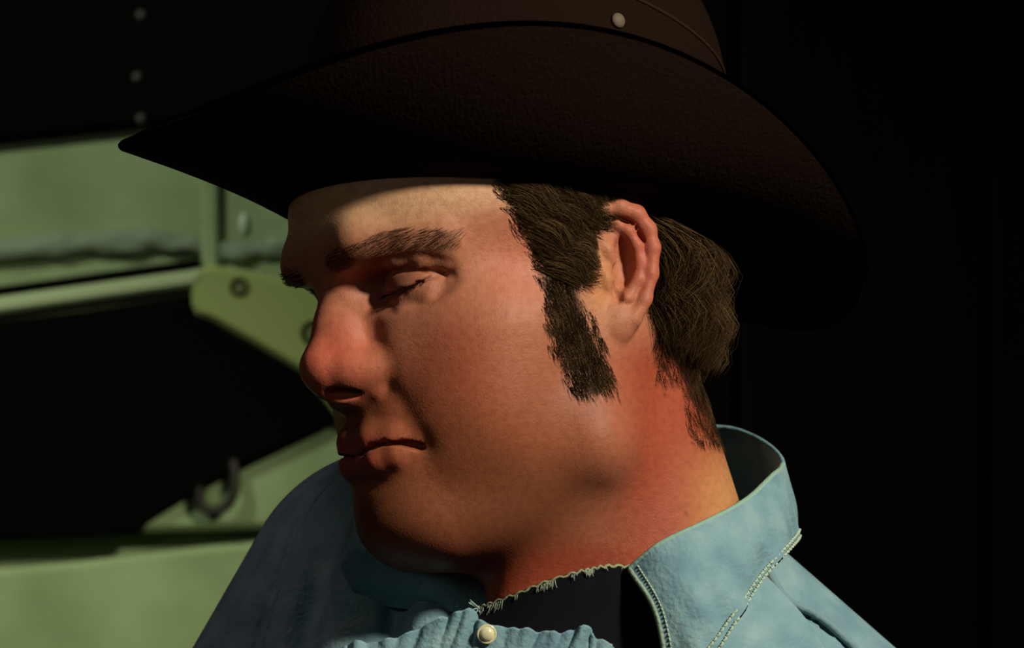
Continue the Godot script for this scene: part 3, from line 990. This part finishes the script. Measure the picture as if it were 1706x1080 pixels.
# ---------------------------------------------------------------- the place
func build_place() -> void:
	var green := paint(Color.WHITE, 0.5, 0.0, 0.35)
	green.albedo_texture = noise_tex(0.006, 5, 21, [[0.0, srgb(124, 147, 98)], [0.5, srgb(136, 161, 109)], [1.0, srgb(146, 173, 121)]])
	green.uv1_triplanar = true
	green.uv1_scale = Vector3.ONE * 3.0
	green.heightmap_enabled = true
	green.heightmap_scale = 0.025
	green.heightmap_texture = noise_tex(0.02, 3, 22)
	var olive := paint(srgb(142, 160, 92), 0.5, 0.0, 0.35)
	var near_black := paint(srgb(11, 10, 8), 0.95, 0.0, 0.1)
	var timber := paint(Color.WHITE, 0.9, 0.0, 0.1)
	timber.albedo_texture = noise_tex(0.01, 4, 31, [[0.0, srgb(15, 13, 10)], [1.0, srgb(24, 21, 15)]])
	timber.uv1_triplanar = true
	timber.uv1_scale = Vector3(9, 1.2, 9)
	# room shell
	for e in [["floor", Vector3(360, 8, 420), Vector3(0, -124, 60)], ["ceiling", Vector3(360, 8, 420), Vector3(0, 144, 60)], ["wall_left", Vector3(8, 276, 420), Vector3(-184, 10, 60)], ["wall_right", Vector3(8, 276, 420), Vector3(184, 10, 60)], ["wall_front", Vector3(360, 276, 8), Vector3(0, 10, 274)], ["wall_back", Vector3(360, 276, 8), Vector3(0, 10, -112)]]:
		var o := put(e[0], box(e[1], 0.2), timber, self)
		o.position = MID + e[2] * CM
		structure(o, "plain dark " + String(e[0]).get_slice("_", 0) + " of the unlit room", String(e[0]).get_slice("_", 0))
	# bench under the man
	var bench := thing("bench", "plain dark wooden bench under the seated man", "bench", Vector3(2, -120, -4))
	var seat := put("seat", box(Vector3(70, 5, 40), 0.6), timber, bench)
	seat.position = Vector3(0, 54.5, 0) * CM
	for sx in [-1, 1]:
		for sz in [-1, 1]:
			var leg := put("leg", box(Vector3(6, 52, 6), 0.4), timber, bench)
			leg.position = Vector3(30 * sx, 26.0, 15 * sz) * CM
	# boards of the dark wall behind him on the right
	var wall := get_node("wall_back")
	for k in 9:
		var board := put("board", box(Vector3(19.4, 200, 3), 0.5), timber, wall)
		board.position = Vector3(8 + k * 20, 0, 20.5) * CM
	# green panel
	var upper := put("wall_panel", slab(PackedVector2Array([Vector2(-90, 9), Vector2(-34.1, 15.4), Vector2(-28.3, 16.0), Vector2(2.2, 19.2), Vector2(2.2, -15.7), Vector2(-16.9, -16.2), Vector2(-34.1, -16.7), Vector2(-90, -18.6)]), -92, -90, 0.5), green, self)
	upper.position = MID
	structure(upper, "green painted metal panel behind the man, under the black upper part")
	var lower := put("wall_panel", slab(PackedVector2Array([Vector2(-90, -24.0), Vector2(-34.1, -18.9), Vector2(-25.0, -17.8), Vector2(-19.7, -17.3), Vector2(-15.9, -17.0), Vector2(2.2, -16.7), Vector2(2.2, -60), Vector2(-90, -60)]), -92, -90, 0.5), green, self)
	lower.position = MID
	structure(lower, "green painted lower panel beside the man's dark sleeve")
	var behind := put("wall_panel", box(Vector3(100, 110, 2), 0.2), green, self)
	behind.position = MID + Vector3(-45, -10, -94.4) * CM
	structure(behind, "recessed green backing seen in the slot between the two panels")
	var black := put("wall_panel", slab(PackedVector2Array([Vector2(-90, 110), Vector2(2.2, 110), Vector2(2.2, 19.2), Vector2(-28.2, 15.9), Vector2(-33.9, 15.3), Vector2(-90, 9)]), -91, -88.6, 0.4), near_black, self)
	black.position = MID
	structure(black, "black upper panel with a row of small bolts above the green wall")
	var steel := paint(srgb(60, 60, 54), 0.6, 0.1)
	for q in [[-29.3, 16.2], [-29.6, 19.5], [-29.3, 24.4]]:
		var bolt := put("bolt", lathe([[0.0, 0.3], [0.22, 0.26], [0.4, 0.1], [0.44, -0.05], [0.0, -0.06]], 18), steel, black)
		bolt.position = Vector3(q[0], q[1], -88.6) * CM
		bolt.rotation = Vector3(PI / 2, 0, 0)
	var rib := put("rib", box(Vector3(1.5, 11, 1.0), 0.35), green, upper)
	rib.position = Vector3(-23.9, 9.5, -89.6) * CM
	var pale := paint(srgb(176, 198, 160), 0.4, 0.0, 0.5)
	for q in [[-26.7, 6.3, 0.55, 0.45], [-19.1, 6.3, 0.45, 0.5], [-21.3, 7.9, 0.45, 1.0]]:
		var rivet := put("rivet", lathe([[0.0, 0.4], [0.6, 0.32], [0.9, 0.12], [1.0, -0.05], [0.0, -0.06]], 18), pale, upper)
		rivet.position = Vector3(q[0], q[1], -90.0) * CM
		rivet.basis = Basis(Vector3(1, 0, 0), PI / 2) * Basis.from_scale(Vector3(q[2], 1, q[3]))
	# crumpled sealing strip above the rail
	var lump := Shape.new()
	lump.mirrored = 0
	var line := [Vector3(-90, 1.5, -90), Vector3(-35.8, 6.2, -90), Vector3(-28.9, 6.6, -90), Vector3(-25.3, 6.2, -90), Vector3(-21.5, 5.6, -90), Vector3(-17.7, 5.9, -90), Vector3(-6, 5.9, -90)]
	lump.chain(line, [0.9, 1.1, 1.0, 0.7, 0.8, 0.8, 0.8], 0.4)
	for k in 46:
		lump.bump(Vector3(-40 + k * 0.62, 6.0 + rng.randf_range(-1.2, 1.2), -89.2), Vector3(rng.randf_range(0.4, 1.3), rng.randf_range(0.3, 0.6), 0.8), rng.randf_range(-0.3, 0.3))
	var ln := Net.new()
	ln.build(lump, Vector3(-46, 2, -92.5), Vector3(-4, 9, -86), 0.3)
	var strip := put("sealing_strip", mesh_of(ln.points, ln.normals, ln.faces), paint(srgb(118, 138, 108), 0.7, 0.0, 0.3), self)
	strip.position = MID
	strip.set_meta("label", "crumpled grey green sealing strip along the wall above the rail")
	strip.set_meta("category", "strip")
	# rail with its bracket
	var rail := thing("rail", "pale green metal rail running in from the left to the bracket", "rail", Vector3(-24.5, 3.0, -88.6))
	var bar := put("bar", box(Vector3(70, 1.25, 1.2), 0.3), paint(srgb(164, 186, 136), 0.45, 0.0, 0.4), rail)
	bar.position = Vector3(-34.6, -4.1, 0) * CM
	bar.rotation.z = atan2(1.2, 8.6)
	var gap_shade := put("gap_shade", box(Vector3(70, 0.75, 2.4), 0.2), near_black, rail)  # dark strip standing in for the shaded gap above the bar
	gap_shade.position = Vector3(-34.8, -3.0, -1.4) * CM
	gap_shade.rotation.z = atan2(1.2, 8.6)
	var bracket := thing("bracket", "yellow green bracket plate with dark bolt holes beside the man's nose", "bracket", Vector3(-24, 3, -86))
	var plate := put("plate", slab(PackedVector2Array([Vector2(-25.3, 3.9), Vector2(-24.8, 4.4), Vector2(-23.7, 4.6), Vector2(-21.2, 4.3), Vector2(-17.5, 3.5), Vector2(-13.7, 2.6), Vector2(-10.0, -0.9), Vector2(-10.0, -8.4), Vector2(-13.7, -7.5), Vector2(-16.5, -3.8), Vector2(-20.2, -1.6), Vector2(-23.4, 0.2), Vector2(-24.2, 0.5), Vector2(-24.9, 0.7), Vector2(-25.3, 1.5)]), -89.6, -88.0, 0.4), olive, bracket)
	plate.position = Vector3(24, -3, 86) * CM
	for q in [[-21.5, 2.9, 0.75], [-15.7, -0.7, 0.95]]:
		var ring := put("bolt_hole", lathe([[q[2] * 0.55, -0.3], [q[2] * 0.6, 0.1], [q[2], 0.12], [q[2] * 1.05, -0.05], [q[2] * 0.5, -0.3], [0.0, -0.3]], 20), near_black, bracket)
		ring.position = Vector3(24 + q[0], q[1] - 3, 86 - 88.0) * CM
		ring.rotation = Vector3(PI / 2, 0, 0)
		var bolt := put("bolt", lathe([[0.0, 0.05], [q[2] * 0.3, 0.03], [q[2] * 0.45, -0.1], [q[2] * 0.5, -0.25]], 16), paint(srgb(70, 74, 52), 0.6, 0.3), ring)
		bolt.position = Vector3(0, 0.02, 0) * CM
	# black flap and its hook
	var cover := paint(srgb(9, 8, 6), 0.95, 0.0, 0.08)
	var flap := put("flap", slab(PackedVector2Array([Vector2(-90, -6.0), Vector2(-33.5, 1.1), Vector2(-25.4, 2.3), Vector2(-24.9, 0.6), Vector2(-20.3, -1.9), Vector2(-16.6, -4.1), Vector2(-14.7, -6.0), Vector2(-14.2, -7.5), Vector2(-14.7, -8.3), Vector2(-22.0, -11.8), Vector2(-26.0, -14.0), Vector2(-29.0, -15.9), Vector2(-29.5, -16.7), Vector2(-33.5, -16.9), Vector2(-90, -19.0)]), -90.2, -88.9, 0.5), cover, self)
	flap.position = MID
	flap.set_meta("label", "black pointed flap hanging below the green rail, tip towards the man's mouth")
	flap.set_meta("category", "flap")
	var hk := Strands.new()
	tube(hk, [Vector3(-22.1, -10.8, -89.2), Vector3(-21.9, -12.4, -88.9), Vector3(-22.0, -13.4, -88.8), Vector3(-22.6, -14.4, -88.8), Vector3(-23.5, -14.8, -88.8), Vector3(-24.4, -14.5, -88.8), Vector3(-24.7, -13.6, -88.8), Vector3(-24.5, -12.9, -88.8)], 0.42, 40, Color.WHITE, 10)
	var hook := put("hook", strands_mesh(hk), paint(srgb(40, 40, 26), 0.6, 0.3), self)
	hook.position = MID
	hook.set_meta("label", "small dark curved hook below the edge of the black flap")
	hook.set_meta("category", "hook")

func _ready() -> void:
	rng.seed = 7
	head_turn = Basis.from_euler(Vector3(deg_to_rad(2.0), deg_to_rad(-55.0), deg_to_rad(10.5)), EULER_ORDER_YXZ)
	# camera
	var cam := Camera3D.new()
	cam.name = "camera"
	cam.position = MID + Vector3(0, 0, 1.4)
	cam.fov = 12.79
	cam.near = 0.05
	var lens := CameraAttributesPhysical.new()
	lens.frustum_focal_length = 107.0
	lens.frustum_focus_distance = 1.36
	lens.exposure_aperture = 10.0
	cam.attributes = lens
	cam.fov = 12.79
	add_child(cam)
	cam.current = true
	# air
	var env := Environment.new()
	env.background_mode = Environment.BG_COLOR
	env.background_color = Color(0.012, 0.011, 0.009)
	env.tonemap_mode = Environment.TONE_MAPPER_LINEAR
	env.tonemap_exposure = 1.0
	env.sdfgi_enabled = true
	env.ssao_enabled = true
	env.ssil_enabled = true
	var world := WorldEnvironment.new()
	world.name = "surroundings"
	world.environment = env
	add_child(world)
	# key lamp
	var key := SpotLight3D.new()
	key.name = "key_lamp"
	add_child(key)
	key.look_at_from_position(MID + Vector3(1.2, 1.0, 1.2), MID + Vector3(0.0, -0.02, 0), Vector3.UP)
	key.spot_angle = 14.0
	key.spot_angle_attenuation = 0.4
	key.spot_range = 8.0
	key.spot_attenuation = 2.0
	key.light_energy = 4.6
	key.light_size = 0.1
	key.light_color = Color(1.0, 0.95, 0.88)
	key.shadow_enabled = true
	# weak fill added beyond the camera to lift the shadow side
	var fill := OmniLight3D.new()
	fill.name = "added_fill"
	fill.position = MID + Vector3(-1.1, 0.7, 1.9)
	fill.light_energy = 0.19
	fill.light_color = Color(1.0, 0.95, 0.9)
	fill.light_size = 0.25
	fill.omni_range = 8.0
	fill.omni_attenuation = 2.0
	fill.shadow_enabled = true
	add_child(fill)
	# unseen spot added up left to brighten the green panel
	var side := SpotLight3D.new()
	side.name = "added_panel_light"
	add_child(side)
	side.look_at_from_position(MID + Vector3(-0.9, 0.85, -0.1), MID + Vector3(-0.3, -0.05, -0.9), Vector3.UP)
	side.spot_angle = 27.0
	side.spot_angle_attenuation = 0.6
	side.spot_range = 6.0
	side.spot_attenuation = 2.0
	side.light_energy = 0.75
	side.light_size = 0.06
	side.light_color = Color(1.0, 1.0, 0.96)
	side.shadow_enabled = true
	# dim pinkish spot added overhead to lift the far shoulder
	var top := SpotLight3D.new()
	top.name = "added_shoulder_light"
	add_child(top)
	top.look_at_from_position(MID + Vector3(-0.75, 1.25, 0.25), MID + Vector3(-0.12, -0.12, 0.0), Vector3.UP)
	top.spot_angle = 22.0
	top.spot_angle_attenuation = 0.6
	top.spot_range = 6.0
	top.spot_attenuation = 2.0
	top.light_energy = 0.14
	top.light_size = 0.1
	top.light_color = Color(1.0, 0.80, 0.84)
	top.shadow_enabled = true
	build_place()
	build_hat()
	build_man()
